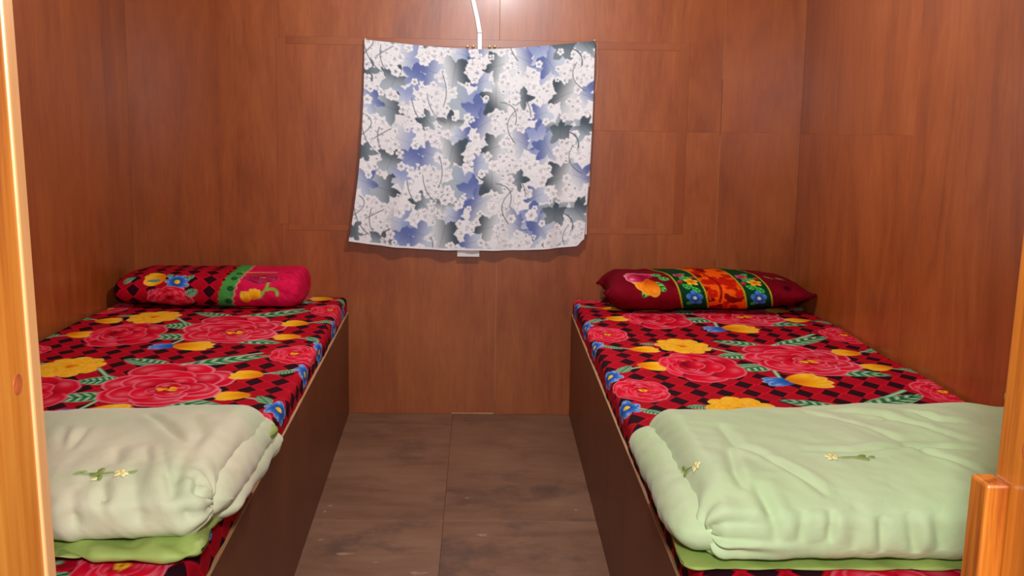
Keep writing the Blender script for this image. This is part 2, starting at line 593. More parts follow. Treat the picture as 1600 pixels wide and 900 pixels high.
def petal(p, idx, x, y, ang, a, b, deep, base, rim, notch=0.0, hl=0.5):
    """one ellipse petal: dark at its root, paler rolled rim outward"""
    X, Y = p.X[idx] - x, p.Y[idx] - y
    u = (X * math.cos(ang) + Y * math.sin(ang)) / a
    v = (-X * math.sin(ang) + Y * math.cos(ang)) / b
    th = np.arctan2(v, u)
    t = np.sqrt(u * u + v * v) * (1 + notch * np.cos(th * 3 + 0.7) + notch * 0.6 * np.cos(th * 7 + x * 90))
    al = (1 - t) * min(a, b) / AA + 0.5
    k = al > 0
    if not k.any():
        return
    i, t, u, v, al = idx[k], t[k], u[k], v[k], al[k]
    c = mixc(deep, base, sstep(-0.9, 0.35, u))
    c = mixc(c, rim, sstep(0.84, 0.97, t) * sstep(-0.1, 0.5, u) * hl * .85)
    c = mixc(c, deep, sstep(0.80, 1.0, t) * sstep(0.1, -0.5, u) * 0.8)
    st = np.exp(-((v - 0.2) / 0.30) ** 2) * np.exp(-((u - 0.45) / 0.22) ** 2)
    c = mixc(c, rim, st * hl * 0.62)
    p.blend(i, al, c)


RED_D, RED, PINK = lin(124, 0, 20), lin(216, 6, 44), lin(250, 150, 172)


def rose(p, x, y, rx, ry, rot=0.0, seed=0, deep=RED_D, base=RED, rim=PINK, center=True, big=False, lean=(0.0, 0.0)):
    rnd = random.Random(seed)
    idx = p.near(x, y, rx * 1.45 + 0.02, ry * 1.45 + 0.02)
    if not len(idx):
        return
    # work in a squashed frame so the petals follow the flower's own outline
    q = Paint.__new__(Paint)
    q.X, q.Y, q.C = (p.X[idx] - x) / rx, (p.Y[idx] - y) / ry, p.C[idx]
    s = math.sqrt(rx * ry)
    global AA
    keep, AA = AA, 0.0022 / s
    all_ = np.arange(len(idx))
    rings = ((7, 0.60, 0.44, 0.42), (6, 0.42, 0.40, 0.36), (5, 0.26, 0.32, 0.27), (4, 0.13, 0.22, 0.18)) if big else ((6, 0.58, 0.44, 0.46), (5, 0.34, 0.38, 0.36), (4, 0.15, 0.27, 0.24))
    for r, (n, d, a, b) in enumerate(rings):
        o = rot + r * 0.5 + rnd.uniform(0, 0.4)
        for k in range(n):
            th = o + 2 * math.pi * k / n + rnd.uniform(-.12, .12)
            dd = d * rnd.uniform(0.88, 1.1)
            petal(q, all_, dd * math.cos(th) + lean[0] * r, dd * math.sin(th) + lean[1] * r, th + rnd.uniform(-.25, .25), a * rnd.uniform(.9, 1.12), b * rnd.uniform(.9, 1.15),
                  deep, base * rnd.uniform(0.88, 1.12), rim, 0.03, rnd.uniform(0.5, 0.95) * (0.95 if big else 0.75))
    if center:
        for k in range(5):
            petal(q, all_, rnd.uniform(-.1, .1) + lean[0] * 3, rnd.uniform(-.07, .07) + lean[1] * 3, rnd.uniform(0, 6), .10, .05, lin(225, 110, 20), lin(245, 180, 30), lin(255, 230, 120))
    AA = keep
    p.C[idx] = q.C


G_D, G_M, G_L = lin(16, 88, 48), lin(58, 142, 88), lin(188, 222, 186)


def leaf(p, x0, y0, x1, y1, w, deep=G_D, mid=G_M, light=G_L, veins=7.0):
    L = math.hypot(x1 - x0, y1 - y0)
    cx, cy = (x0 + x1) / 2, (y0 + y1) / 2
    idx = p.near(cx, cy, L * .55 + w, L * .55 + w)
    if not len(idx):
        return
    ca, sa = (x1 - x0) / L, (y1 - y0) / L
    u = ((p.X[idx] - x0) * ca + (p.Y[idx] - y0) * sa) / L
    v = (-(p.X[idx] - x0) * sa + (p.Y[idx] - y0) * ca)
    prof = w * np.clip(4 * u * (1 - u), 0, 1) ** 0.7 * (1.25 - 0.5 * u)
    al = (prof - np.abs(v)) / AA + 0.3
    k = (al > 0) & (u > 0) & (u < 1)
    i, u, v, al, prof = idx[k], u[k], v[k], al[k], prof[k]
    vv = np.abs(v) / np.maximum(prof, 1e-4)
    st = 0.5 + 0.5 * np.cos((u * veins - vv * 0.9) * 2 * math.pi)
    c = mixc(mid, light, sstep(0.45, 0.85, st) * sstep(1.0, 0.5, vv) * 0.85)
    c = mixc(c, deep, sstep(0.35, 0.1, st) * 0.7)
    c = mixc(c, light, sstep(0.82, 0.97, vv) * 0.7)
    c = mixc(c, deep, np.exp(-(v / (0.10 * w + .0008)) ** 2) * 0.9)
    p.blend(i, al, c)


def stem(p, pts, w, c=G_M, c2=G_L):
    for (x0, y0), (x1, y1) in zip(pts[:-1], pts[1:]):
        L = math.hypot(x1 - x0, y1 - y0)
        idx = p.near((x0 + x1) / 2, (y0 + y1) / 2, L * .6 + w * 2, L * .6 + w * 2)
        if not len(idx):
            continue
        ca, sa = (x1 - x0) / L, (y1 - y0) / L
        u = np.clip((p.X[idx] - x0) * ca + (p.Y[idx] - y0) * sa, 0, L)
        d = np.hypot(p.X[idx] - x0 - u * ca, p.Y[idx] - y0 - u * sa)
        al = (w - d) / AA + 0.5
        k = al > 0
        p.blend(idx[k], al[k], mixc(c2, c, np.clip(d[k] / w, 0, 1)))


def curve(p, pts, w, c=G_M, c2=G_L, n=10):
    a, b, cc = [np.array(q, float) for q in pts]
    P = [tuple((1 - t) ** 2 * a + 2 * t * (1 - t) * b + t * t * cc) for t in np.linspace(0, 1, n)]
    stem(p, P, w, c, c2)


def daisy(p, x, y, rx, ry, n, deep, base, rim, cen, seed=0, pw=0.34, rot=0.3):
    idx = p.near(x, y, rx * 1.3 + .01, ry * 1.3 + .01)
    if not len(idx):
        return
    q = Paint.__new__(Paint)
    q.X, q.Y, q.C = (p.X[idx] - x) / rx, (p.Y[idx] - y) / ry, p.C[idx]
    global AA
    keep, AA = AA, 0.002 / math.sqrt(rx * ry)
    al_ = np.arange(len(idx))
    for k in range(n):
        th = rot + 2 * math.pi * k / n
        petal(q, al_, .55 * math.cos(th), .55 * math.sin(th), th, .48, pw, deep, base, rim, 0.03, 0.95)
    petal(q, al_, 0, 0, 0, .24, .22, cen * 0.7, cen, np.minimum(cen * 1.3, 1))
    AA = keep
    p.C[idx] = q.C


Y_D, Y_B, Y_R = lin(224, 128, 10), lin(246, 182, 22), lin(255, 224, 110)
B_D, B_B, B_R = lin(18, 62, 140), lin(46, 116, 205), lin(205, 226, 248)


def yellow_flower(p, x, y, rx, ry, seed=0):
    rnd = random.Random(seed)
    idx = p.near(x, y, rx * 1.3 + .01, ry * 1.3 + .01)
    if not len(idx):
        return
    q = Paint.__new__(Paint)
    q.X, q.Y, q.C = (p.X[idx] - x) / rx, (p.Y[idx] - y) / ry, p.C[idx]
    global AA
    keep, AA = AA, 0.0022 / math.sqrt(rx * ry)
    al_ = np.arange(len(idx))
    for n, d, a, b in ((9, .62, .38, .30), (7, .36, .36, .28), (5, .16, .24, .20)):
        o = rnd.uniform(0, 1)
        for k in range(n):
            th = o + 2 * math.pi * k / n
            petal(q, al_, d * math.cos(th), d * math.sin(th), th, a, b, Y_D, Y_B * rnd.uniform(.93, 1.05), Y_R, .04, .6)
    petal(q, al_, .02, -.05, .4, .12, .08, lin(200, 90, 10), lin(225, 120, 15), Y_R)
    AA = keep
    p.C[idx] = q.C


def bud(p, x, y, ang, L, w, cols, n=4):
    """half-open tulip-like bud: petals fanning from a base"""
    idx = p.near(x, y, L * 1.3, L * 1.3)
    if not len(idx):
        return
    bx, by = x - L * .5 * math.cos(ang), y - L * .5 * math.sin(ang)
    for k in range(n):
        a = ang + (k - (n - 1) / 2) * 0.42
        petal(p, idx, bx + L * .5 * math.cos(a), by + L * .5 * math.sin(a), a, L * .5, w * .42, cols[0], cols[1], cols[2], .03, .7)


YC, BC = (Y_D, Y_B, Y_R), (B_D, B_B, B_R)


def checks(X, Y, sx=0.066, sy=0.083):
    """black diamonds in straight files on red, with darker red diamonds half a step between them"""
    def dia(ox, oy, hx, hy):
        dx = np.abs((X / sx + ox) % 1.0 - 0.5) * sx
        dy = np.abs((Y / sy + oy) % 1.0 - 0.5) * sy
        return np.clip((1 - dx / hx - dy / hy) * hx / 0.0028 + 0.5, 0, 1)[..., None]
    blk, mid, brt = lin(42, 10, 22), lin(172, 8, 32), lin(202, 12, 38)
    n = fbm(X * 25, Y * 25, 77)[..., None]
    c = brt * (1 + .25 * n)
    m = dia(.5, .5, .031, .040)
    c = c * (1 - m) + mid * m
    k = dia(0, 0, .0255, .041)
    return c * (1 - k) + blk * k


PER = 0.73


def motif(p, ox, oy, ky=1.0):
    """one repeat of the sheet's print; origin at the large rose"""
    def A(x, y): return ox + x, oy + y * ky
    def lf(a, b, w): leaf(p, *A(*a), *A(*b), w)
    stem(p, [A(-.246, .137), A(-.20, .06), A(-.14, .02)], .006)
    stem(p, [A(-.134, -.13), A(-.15, -.28)], .006)
    stem(p, [A(-.10, .13), A(.135, .345)], .008)
    lf((-.075, .168), (-.215, .245), .036)
    lf((-.03, .18), (.172, .312), .036)
    lf((-.15, .02), (-.255, .0), .042)
    lf((-.13, -.125), (-.262, -.175), .045)
    lf((-.01, -.18), (.165, -.235), .040)
    lf((-.40, .18), (-.455, .17), .020)
    rose(p, *A(-.335, -.125), .115, .17, .3, 5, big=False, center=False, lean=(-.12, .02))
    rose(p, *A(-.03, -.02), .160, .205, .2, 11, big=True, lean=(.05, -.085))
    yellow_flower(p, *A(-.325, .155), .085, .125, 3)
    bud(p, *A(-.16, -.305), math.pi, .09, .055, BC, 3)
    bud(p, *A(-.075, -.292), 0.1, .115, .075, YC, 4)


def edge_column(p, ox, oy, s, ky=1.0):
    """small rose with blue flowers and yellow buds along the sheet's border; s=+1 blue on the outer right"""
    def A(x, y): return ox + x * s, oy + y * ky
    stem(p, [A(.06, .49), A(.0, .56), A(-.05, .59)], .005)
    stem(p, [A(.05, .17), A(.0, .12), A(-.05, .09)], .005)
    leaf(p, *A(.03, .52), *A(-.01, .60), .018)
    leaf(p, *A(.03, .14), *A(-.02, .09), .018)
    rose(p, *A(0, .33), .075, .125, 0.5, 21, lean=(-.02 * s, 0.01))
    daisy(p, *A(.062, .165), .036, .062, 6, B_D, B_B, B_R, lin(240, 200, 40))
    daisy(p, *A(.060, .490), .036, .062, 6, B_D, B_B, B_R, lin(240, 200, 40), rot=.8)
    ang = math.pi if s > 0 else 0
    bud(p, *A(-.075, .60), ang + .2 * s, .085, .06, YC, 3)
    bud(p, *A(-.085, .085), ang - .15 * s, .085, .06, YC, 3)


# ================================================================== bunks
Y_FOOT = 1.36
Z_PANEL = 0.40
Z_TOP = 0.463


def bunk(side):
    fx_ = XL if side < 0 else XR
    wall = WL if side < 0 else WR
    nm = 'left' if side < 0 else 'right'
    root = empty('bunk_bed', ((fx_(2.7) + wall(2.7)) / 2, 2.7, 0))
    tag(root, 'boxed-in brown plywood bunk along the %s wall' % nm, 'bed')
    t = 0.018 * side
    y0, y1 = Y_FOOT, D - 0.003

    def slab(name, a, b, ya, yb, z0, z1, mat, bev=.001):
        return from_bm(name, hexa_bm([(a(ya), ya, z0), (b(ya), ya, z0), (b(yb), yb, z0), (a(yb), yb, z0),
                                      (a(ya), ya, z1), (b(ya), ya, z1), (b(yb), yb, z1), (a(yb), yb, z1)], bev), mat, root)
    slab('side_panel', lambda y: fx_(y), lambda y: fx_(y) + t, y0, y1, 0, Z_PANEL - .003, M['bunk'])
    slab('edge_strip', lambda y: fx_(y) - side * .0008, lambda y: fx_(y) + t, y0, y1, Z_PANEL - .003, Z_PANEL, M['raw'], .0006)
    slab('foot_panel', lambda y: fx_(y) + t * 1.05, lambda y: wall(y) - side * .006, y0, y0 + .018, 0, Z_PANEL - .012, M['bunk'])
    slab('platform', lambda y: fx_(y) + t * 1.05, lambda y: wall(y) - side * .006, y0 + .019, y1, Z_PANEL - .018, Z_PANEL - .002, M['raw'])
    return root


bunk(-1)
bunk(1)


def mattress(side, label):
    fx_ = XL if side < 0 else XR
    wall = WL if side < 0 else WR
    root = empty('mattress', ((fx_(2.7) + wall(2.7)) / 2, 2.7, Z_PANEL))
    tag(root, label, 'mattress', 'mattresses in rose-print sheets')
    a = lambda y: fx_(y) + side * .012
    b = lambda y: wall(y) - side * .012
    ya, yb = Y_FOOT + .02, D - .022
    z0, z1 = Z_PANEL + .002, Z_TOP - .008
    from_bm('padding', hexa_bm([(a(ya), ya, z0), (b(ya), ya, z0), (b(yb), yb, z0), (a(yb), yb, z0),
                                (a(ya), ya, z1), (b(ya), ya, z1), (b(yb), yb, z1), (a(yb), yb, z1)], .012, 3), M['foam'], root)
    return root


def sheet(side, ox, oy, label):
    """fitted sheet: aisle side turned down over the mattress edge; s = unfolded distance from the aisle edge"""
    fx_ = XL if side < 0 else XR
    wall = WL if side < 0 else WR
    r = 0.020
    drop = Z_TOP - Z_PANEL - 0.003
    s = np.concatenate([np.linspace(-0.0445, 0.05, 42), np.linspace(0.053, 0.86, 300)])
    ys = np.concatenate([np.linspace(Y_FOOT - .002, Y_FOOT + .03, 6), np.linspace(Y_FOOT + .035, D - .03, 610), np.linspace(D - .026, D - .004, 8)])
    S, Y = np.meshgrid(s, ys)
    width = np.abs(wall(ys) - fx_(ys))[:, None] - 0.008
    T = np.where(S > 0.05, 0.05 + (S - 0.05) / (0.86 - 0.05) * (width - 0.05), S)
    # cross-section: vertical drop, quarter round, flat top
    arc = math.pi / 2 * r
    a0 = -0.004
    ang = np.clip((T - a0) / arc, 0, 1) * math.pi / 2
    X = 0.004 + r * (1 - np.cos(ang)) + np.maximum(T - a0 - arc, 0)
    Z = Z_TOP - r + r * np.sin(ang) + np.minimum(T - a0, 0)
    X = X * (width / (width[..., :] + 0.0)) 
    X = np.minimum(X, width + .004)
    # soft unevenness of the plush
    Z = Z + 0.004 * fbm(S * 5, Y * 4, 3 + side) * sstep(0.0, 0.1, T) + 0.0025 * np.sin(Y * 9 + S * 3) * sstep(-.02, .06, T)
    X = X + 0.003 * fbm(Y * 14, S * 2, 9) * sstep(.03, -.02, T)
    # rounded shoulders at the head and foot
    e = np.clip((D - 0.004 - Y) / .028, 0, 1)
    e2 = np.clip((Y - Y_FOOT + .002) / .03, 0, 1)
    k = np.sqrt(1 - (1 - e) ** 2) * np.sqrt(1 - (1 - e2) ** 2)
    Z = np.where(Z > Z_TOP - .045, Z_TOP - .045 + (Z - Z_TOP + .045) * k, Z)
    XX = fx_(Y) + side * X
    P = np.stack([XX, Y, Z], -1)
    U = fx_(Y) + side * T                           # print coordinate carries on over the edge
    pnt = Paint(U, Y, checks(U, Y))
    for n in range(-2, 4):
        motif(pnt, ox, oy + n * PER)
        edge_column(pnt, ox - .535, oy + n * PER, -1)
        edge_column(pnt, ox + .235, oy + n * PER, 1)
    grid_obj('bed_sheet', P, pnt.out(), M['plush'], mattress(side, label), flip=(side < 0))


sheet(-1, -0.745, 2.60, 'thin mattress in a red and black checked rose-print sheet on the left bunk')
sheet(1, 0.955, 2.95, 'thin mattress in a red and black checked rose-print sheet on the right bunk')


# ================================================================== stuffed shapes (pillows and quilts)
def stuffed(x0, x1, y0, y1, z0, z1, p=2.5, rl=0.05, rr=0.05, nx=220, nphi=220, bend=None, kexp=1.0, pinch=0.0, pb=None):
    """closed rounded slab along X: superellipse section in YZ, closed softly at both ends.
    Returns points (nx,nphi,3); phi runs from the back-bottom over the back, top and front to the bottom."""
    t = np.linspace(-1, 1, nx)
    t = np.sign(t) * (1 - (1 - np.abs(t)) ** 1.5)          # denser at the ends
    x = (x0 + x1) / 2 + t * (x1 - x0) / 2
    dl = np.clip((x - x0) / rl, 0, 1)
    dr = np.clip((x1 - x) / rr, 0, 1)
    k = np.sqrt(np.clip(1 - (1 - dl) ** 2, 0, 1)) * np.sqrt(np.clip(1 - (1 - dr) ** 2, 0, 1))
    phi = np.linspace(0, 2 * math.pi, nphi, endpoint=False) - math.pi / 2
    c, s = np.cos(phi), np.sin(phi)
    pp = np.where(s < 0, pb or p, p)
    ey = np.sign(c) * np.abs(c) ** (2 / pp)
    ez = np.sign(s) * np.abs(s) ** (2 / pp)
    a, b = (y1 - y0) / 2, (z1 - z0) / 2
    rm = min(rl, rr, a * .8)
    A = a - rm * (1 - k)
    B = b * np.maximum(k, 0.0) ** kexp
    Y = (y0 + y1) / 2 + A[:, None] * ey[None, :]
    Z = (z0 + z1) / 2 + B[:, None] * ez[None, :]
    X = np.repeat(x[:, None], nphi, 1)
    if pinch:                                              # long sides drawn in towards the ends -> pointed corners
        w = (2 * (x - (x0 + x1) / 2) / (x1 - x0)) ** 2
        X = X + pinch * np.sign(X - (x0 + x1) / 2) * (np.abs(ey)[None, :] ** 6) * w[:, None] * 0.5
    return np.stack([X, Y, Z], -1), phi


def normals(P):
    du = np.gradient(P, axis=0)
    dv = np.roll(P, -1, 1) - np.roll(P, 1, 1)
    n = np.cross(dv, du)
    return n / np.maximum(np.linalg.norm(n, axis=-1, keepdims=True), 1e-9)


def crease(P, line, depth, w):
    """a thin tuck along a 3-D polyline, fading out at both ends, with soft swells beside it"""
    flat = P.reshape(-1, 3)[::3]
    line = [flat[np.argmin(((flat - np.array(q)) ** 2).sum(1))] for q in line]      # lay the tuck on the surface
    line = [q for i, q in enumerate(line) if i == 0 or np.linalg.norm(q - line[i - 1]) > 1e-4]
    if len(line) < 2:
        return np.zeros(P.shape[:-1])
    best = np.full(P.shape[:-1], 9.0)
    frac = np.zeros(P.shape[:-1])
    n = len(line) - 1
    for k, (a, b) in enumerate(zip(line[:-1], line[1:])):
        a, b = np.array(a), np.array(b)
        ab = b - a
        t = np.clip(((P - a) @ ab) / (ab @ ab), 0, 1)
        d = np.linalg.norm(P - a - t[..., None] * ab, axis=-1)
        m = d < best
        best = np.where(m, d, best)
        frac = np.where(m, (k + t) / n, frac)
    fade = np.sin(np.pi * np.clip(frac, 0, 1)) ** .7
    return depth * fade * (-np.exp(-(best / w) ** 2) + 0.45 * np.exp(-((best - 2.2 * w) / (1.6 * w)) ** 2))


def finish(P, disp, zmin):
    Q = P + normals(P) * disp[..., None]
    Q[..., 2] = np.maximum(Q[..., 2], zmin)
    return Q


def sprig(parent, P, N, at, ang, size, kinds):
    """embroidered sprig: small raised satin-stitch petals and leaves laid on the surface nearest to a point"""
    at = np.array(at)
    flat, nf = P.reshape(-1, 3), N.reshape(-1, 3)
    i = np.argmin(((flat - at) ** 2).sum(1))
    n = nf[i]
    e1 = np.array([1.0, 0, 0]); e1 = e1 - n * (e1 @ n); e1 /= np.linalg.norm(e1)
    e2 = np.cross(n, e1)
    ca, sa = math.cos(ang), math.sin(ang)
    bms = {}
    for kind, u, v, a, L, w in kinds:
        bm = bms.setdefault(kind, bmesh.new())
        m = 12
        top, rim = [], []
        cu, cv = u * size, v * size
        for k in range(m):
            th = 2 * math.pi * k / m
            lu, lv = L * size * math.cos(th), w * size * math.sin(th)
            pu = cu + lu * math.cos(a) - lv * math.sin(a)
            pv = cv + lu * math.sin(a) + lv * math.cos(a)
            q = flat[i] + e1 * (pu * ca - pv * sa) + e2 * (pu * sa + pv * ca)
            j = np.argmin(((flat - q) ** 2).sum(1))
            dq = q - nf[j] * ((q - flat[j]) @ nf[j])
            rim.append(bm.verts.new(dq + nf[j] * 0.0008))
            top.append(bm.verts.new(dq * 0.75 + (flat[i] + e1 * (cu * ca - cv * sa) + e2 * (cu * sa + cv * ca)) * 0.25))
            cq = flat[i] + e1 * (cu * ca - cv * sa) + e2 * (cu * sa + cv * ca)
            jc = np.argmin(((flat - cq) ** 2).sum(1))
            cq = cq - nf[jc] * ((cq - flat[jc]) @ nf[jc])
            top[-1].co = Vector(dq * 0.7 + cq * 0.3 + nf[jc] * 0.0026)
        bm.faces.new(top)
        for k in range(m):
            bm.faces.new((rim[k], rim[(k + 1) % m], top[(k + 1) % m], top[k]))
    names = {'y': ('embroidered_blossom', 'thread_yellow'), 'c': ('embroidered_petals', 'thread_cream'), 'g': ('embroidered_leaves', 'thread_green')}
    for kind, bm in bms.items():
        from_bm(names[kind][0], bm, M[names[kind][1]], parent, True)


# ------------------------------------------------------------------ pillows
def pillow_left():
    root = empty('pillow', (-0.93, 3.84, Z_TOP))
    tag(root, 'checked rose-print pillow with a bright pink end on the left bunk', 'pillow')
    P, phi = stuffed(-1.265, -0.622, 3.645, 3.985, Z_TOP + .002, Z_TOP + .126, p=3.2, rl=.10, rr=.030, kexp=.5, nx=330, nphi=330)
    X, Y, Z = P[..., 0], P[..., 1], P[..., 2]
    d = 0.010 * fbm(X * 7, Y * 7 + Z * 5, 4) + 0.003 * fbm(X * 25, Z * 25, 14)
    d += crease(P, [(-0.885, 3.70, .47), (-0.872, 3.74, .56), (-0.865, 3.84, .59)], .004, .006)
    P = finish(P, d, Z_TOP + .0015)
    # unfolded print coordinate: u along the pillow, w up its front face and over the top
    front = np.roll(P, 0, 1)
    seg = np.linalg.norm(np.roll(P, -1, 1) - P, axis=-1)
    arc = np.cumsum(seg, 1)
    bot = int(np.argmin(np.abs(phi - math.pi * 1.04)))          # front edge of the section
    W = (arc[:, bot:bot + 1] - arc) + 0.045
    U = P[..., 0] + 1.268
    U = U + 0.0
    p = Paint(U, W, checks(U + .02, W * 1.75 + .012))
    bud(p, .150, .118, math.pi - .2, .075, .05, YC, 3)
    leaf(p, .175, .103, .125, .098, .008)
    leaf(p, .192, .118, .212, .140, .011)
    daisy(p, .232, .098, .042, .036, 9, B_D, B_B, B_R, lin(240, 190, 30), pw=.24)
    leaf(p, .262, .110, .288, .130, .010)
    rose(p, .207, .040, .082, .042, .4, 31, center=False)
    leaf(p, .262, .052, .305, .066, .014)
    leaf(p, .045, .085, .085, .120, .010)
    edge = .372 + .030 * sstep(.02, .16, W)
    # green band and pink end, with a scalloped pale line
    e1 = edge + .003 * np.sin(W * 300)
    e2 = edge + .052 + .003 * np.sin(W * 260)
    fl = lambda a: a.reshape(-1)
    al = np.clip((U - e1) / .002 + .5, 0, 1)
    p.blend(np.arange(U.size), fl(al), lin(70, 150, 66))
    al2 = np.clip((U - e2) / .002 + .5, 0, 1)
    n = fbm(U * 60 + W * 80, W * 30 - U * 30, 3)
    pk = lin(214, 22, 74)[None] * (1 + 0.35 * fl(n)[:, None])
    p.blend(np.arange(U.size), fl(al2), pk)
    p.blend(np.arange(U.size), fl(np.exp(-((U - e2) / .0025) ** 2)) * .8, lin(235, 150, 130))
    for w in (.03, .075, .12, .165):
        daisy(p, .402 + .19 * w, w, .016, .015, 6, lin(12, 70, 30), lin(24, 96, 44), lin(120, 190, 120), lin(40, 120, 60))
    curve(p, [(.545, .120), (.552, .080), (.515, .045)], .005, lin(120, 150, 40), lin(170, 200, 80))
    curve(p, [(.540, .072), (.575, .085), (.578, .055)], .006, lin(110, 160, 50), lin(160, 205, 90))
    rose(p, .520, .128, .064, .034, .2, 8, deep=lin(90, 0, 26), base=lin(158, 14, 58), rim=lin(226, 100, 140))
    bud(p, .470, .046, 1.5, .038, .026, YC, 3)
    bud(p, .500, .058, 1.4, .038, .026, YC, 3)
    curve(p, [(.44, .185), (.50, .195), (.56, .180)], .005, lin(170, 150, 50), lin(215, 190, 100))
    grid_obj('pillow_case', P, p.out(), M['plush'], root, wrap=True)


def pillow_right():
    root = empty('pillow', (0.80, 3.82, Z_TOP))
    tag(root, 'maroon pillow with green and orange flowered bands on the right bunk', 'pillow')
    P, phi = stuffed(0.480, 1.205, 3.635, 3.985, Z_TOP + .002, Z_TOP + .138, p=2.3, rl=.055, rr=.26, nx=330, nphi=330, pinch=.05)
    X, Y, Z = P[..., 0], P[..., 1], P[..., 2]
    d = 0.010 * fbm(X * 6, Y * 6 + Z * 5, 24) + 0.003 * fbm(X * 25, Z * 25, 34)
    P = finish(P, d, Z_TOP + .0015)
    seg = np.linalg.norm(np.roll(P, -1, 1) - P, axis=-1)
    arc = np.cumsum(seg, 1)
    bot = int(np.argmin(np.abs(phi - math.pi * 1.04)))
    W = (arc[:, bot:bot + 1] - arc) + 0.045
    U = P[..., 0] - 0.480 + 0.26 * (W - .05) - .015
    fl = lambda a: a.reshape(-1)
    # maroon ground with a soft tartan
    n = fbm(U * 18, W * 18, 5)
    base = lin(120, 4, 26)[None, None] * (1 + 0.35 * n[..., None])
    tl = (np.maximum(np.cos((U + W) * 2 * math.pi / .016), np.cos((U - W) * 2 * math.pi / .016)) > .8) * sstep(.1, .4, np.sin((U * 1.1 + W) * 40))
    base = base * (1 - .45 * tl[..., None])
    p = Paint(U, W, base)
    # big two-tone flower at the near corner
    for k in range(3):
        leaf(p, .145, .110, .090 + .045 * k, .050 + .012 * k, .018, lin(10, 90, 30), lin(30, 160, 50), lin(150, 230, 130), 3)
    leaf(p, .16, .155, .20, .185, .016, lin(10, 90, 30), lin(40, 170, 60), lin(150, 230, 130), 3)
    leaf(p, .175, .140, .215, .135, .014, lin(10, 90, 30), lin(40, 170, 60), lin(150, 230, 130), 3)
    for k, c in enumerate(((lin(190, 90, 10), lin(240, 160, 20), lin(255, 220, 90)), (lin(200, 80, 10), lin(245, 140, 20), lin(255, 210, 80)))):
        for j in range(4):
            a = math.pi * 1.02 + j * .5
            petal(p, p.near(.13, .12, .12), .135 + .030 * math.cos(a), .118 + .030 * math.sin(a), a, .036 - .004 * k, .026, *c)
    for j in range(5):
        a = math.pi * .35 + j * .55
        petal(p, p.near(.12, .14, .12), .120 + .030 * math.cos(a), .140 + .026 * math.sin(a), a, .034, .028, lin(140, 4, 50), lin(205, 40, 90), lin(250, 190, 205), .03, .9)
    I = np.arange(U.size)

    def band(a, b, c):
        al = np.clip((U - a) / .0022 + .5, 0, 1) * np.clip((b - U) / .0022 + .5, 0, 1)
        p.blend(I, fl(al), c)
    GB = lin(8, 62, 34)
    for a, b in ((.228, .316), (.458, .548)):
        band(a - .005, b + .005, lin(190, 180, 30))
        band(a, b, GB)
    og = lin(240, 92, 8)[None] * np.ones((U.size, 1))
    bl = sstep(.02, .16, fl(fbm(U * 34, W * 34, 12)))
    og = mixc(og, lin(190, 26, 6), bl)
    bl2 = sstep(.13, .22, fl(fbm(U * 22 + 5, W * 24, 44)))
    og = mixc(og, lin(120, 8, 8), bl2)
    al = np.clip((U - .321) / .0022, 0, 1) * np.clip((.453 - U) / .0022, 0, 1)
    p.blend(I, fl(al), og)
    curve(p, [(.345, .20), (.405, .12), (.362, .035)], .0045, lin(165, 18, 6), lin(120, 8, 6))
    for o in (0, .228):
        c = .272 + o
        lg, ld = lin(20, 170, 54), lin(120, 226, 110)
        curve(p, [(c - .01, .17), (c + .012, .11), (c + .005, .04)], .003, lg, ld)
        for (a, b, e, f) in ((c, .085, c - .028, .100), (c + .004, .085, c + .032, .070), (c, .140, c - .026, .128), (c, .135, c + .028, .150), (c, .18, c + .02, .195)):
            leaf(p, a, b, e, f, .011, lin(6, 110, 34), lg, ld, 3)
        daisy(p, c - .012, .166, .022, .018, 6, lin(150, 10, 50), lin(205, 60, 105), lin(245, 160, 185), lin(200, 30, 60))
        daisy(p, c + .014, .118, .026, .021, 5, Y_D, Y_B, Y_R, lin(230, 90, 20))
        petal(p, p.near(c - .03, .118, .03), c - .030, .112, 1.2, .011, .008, lin(140, 0, 30), lin(205, 20, 60), lin(250, 150, 160))
        petal(p, p.near(c + .034, .148, .03), c + .034, .150, 1.2, .010, .008, lin(140, 0, 30), lin(205, 20, 60), lin(250, 150, 160))
        daisy(p, c + .004, .048, .029, .027, 5, B_D, B_B, lin(120, 170, 230), lin(230, 235, 245), pw=.4, rot=math.pi / 2)
        leaf(p, c - .03, .03, c - .012, .02, .008, lin(6, 110, 34), lg, ld, 3)
    daisy(p, .62, .085, .020, .018, 6, lin(60, 0, 16), lin(84, 2, 22), lin(130, 10, 40), lin(60, 0, 10))
    for a in (.575, .62):
        leaf(p, a, .175, a + .035, .160, .008, lin(60, 80, 20), lin(120, 140, 50), lin(180, 190, 110), 3)
    grid_obj('pillow_case', P, p.out(), M['plush'], root, wrap=True)


pillow_left()
pillow_right()

# ------------------------------------------------------------------ folded quilts

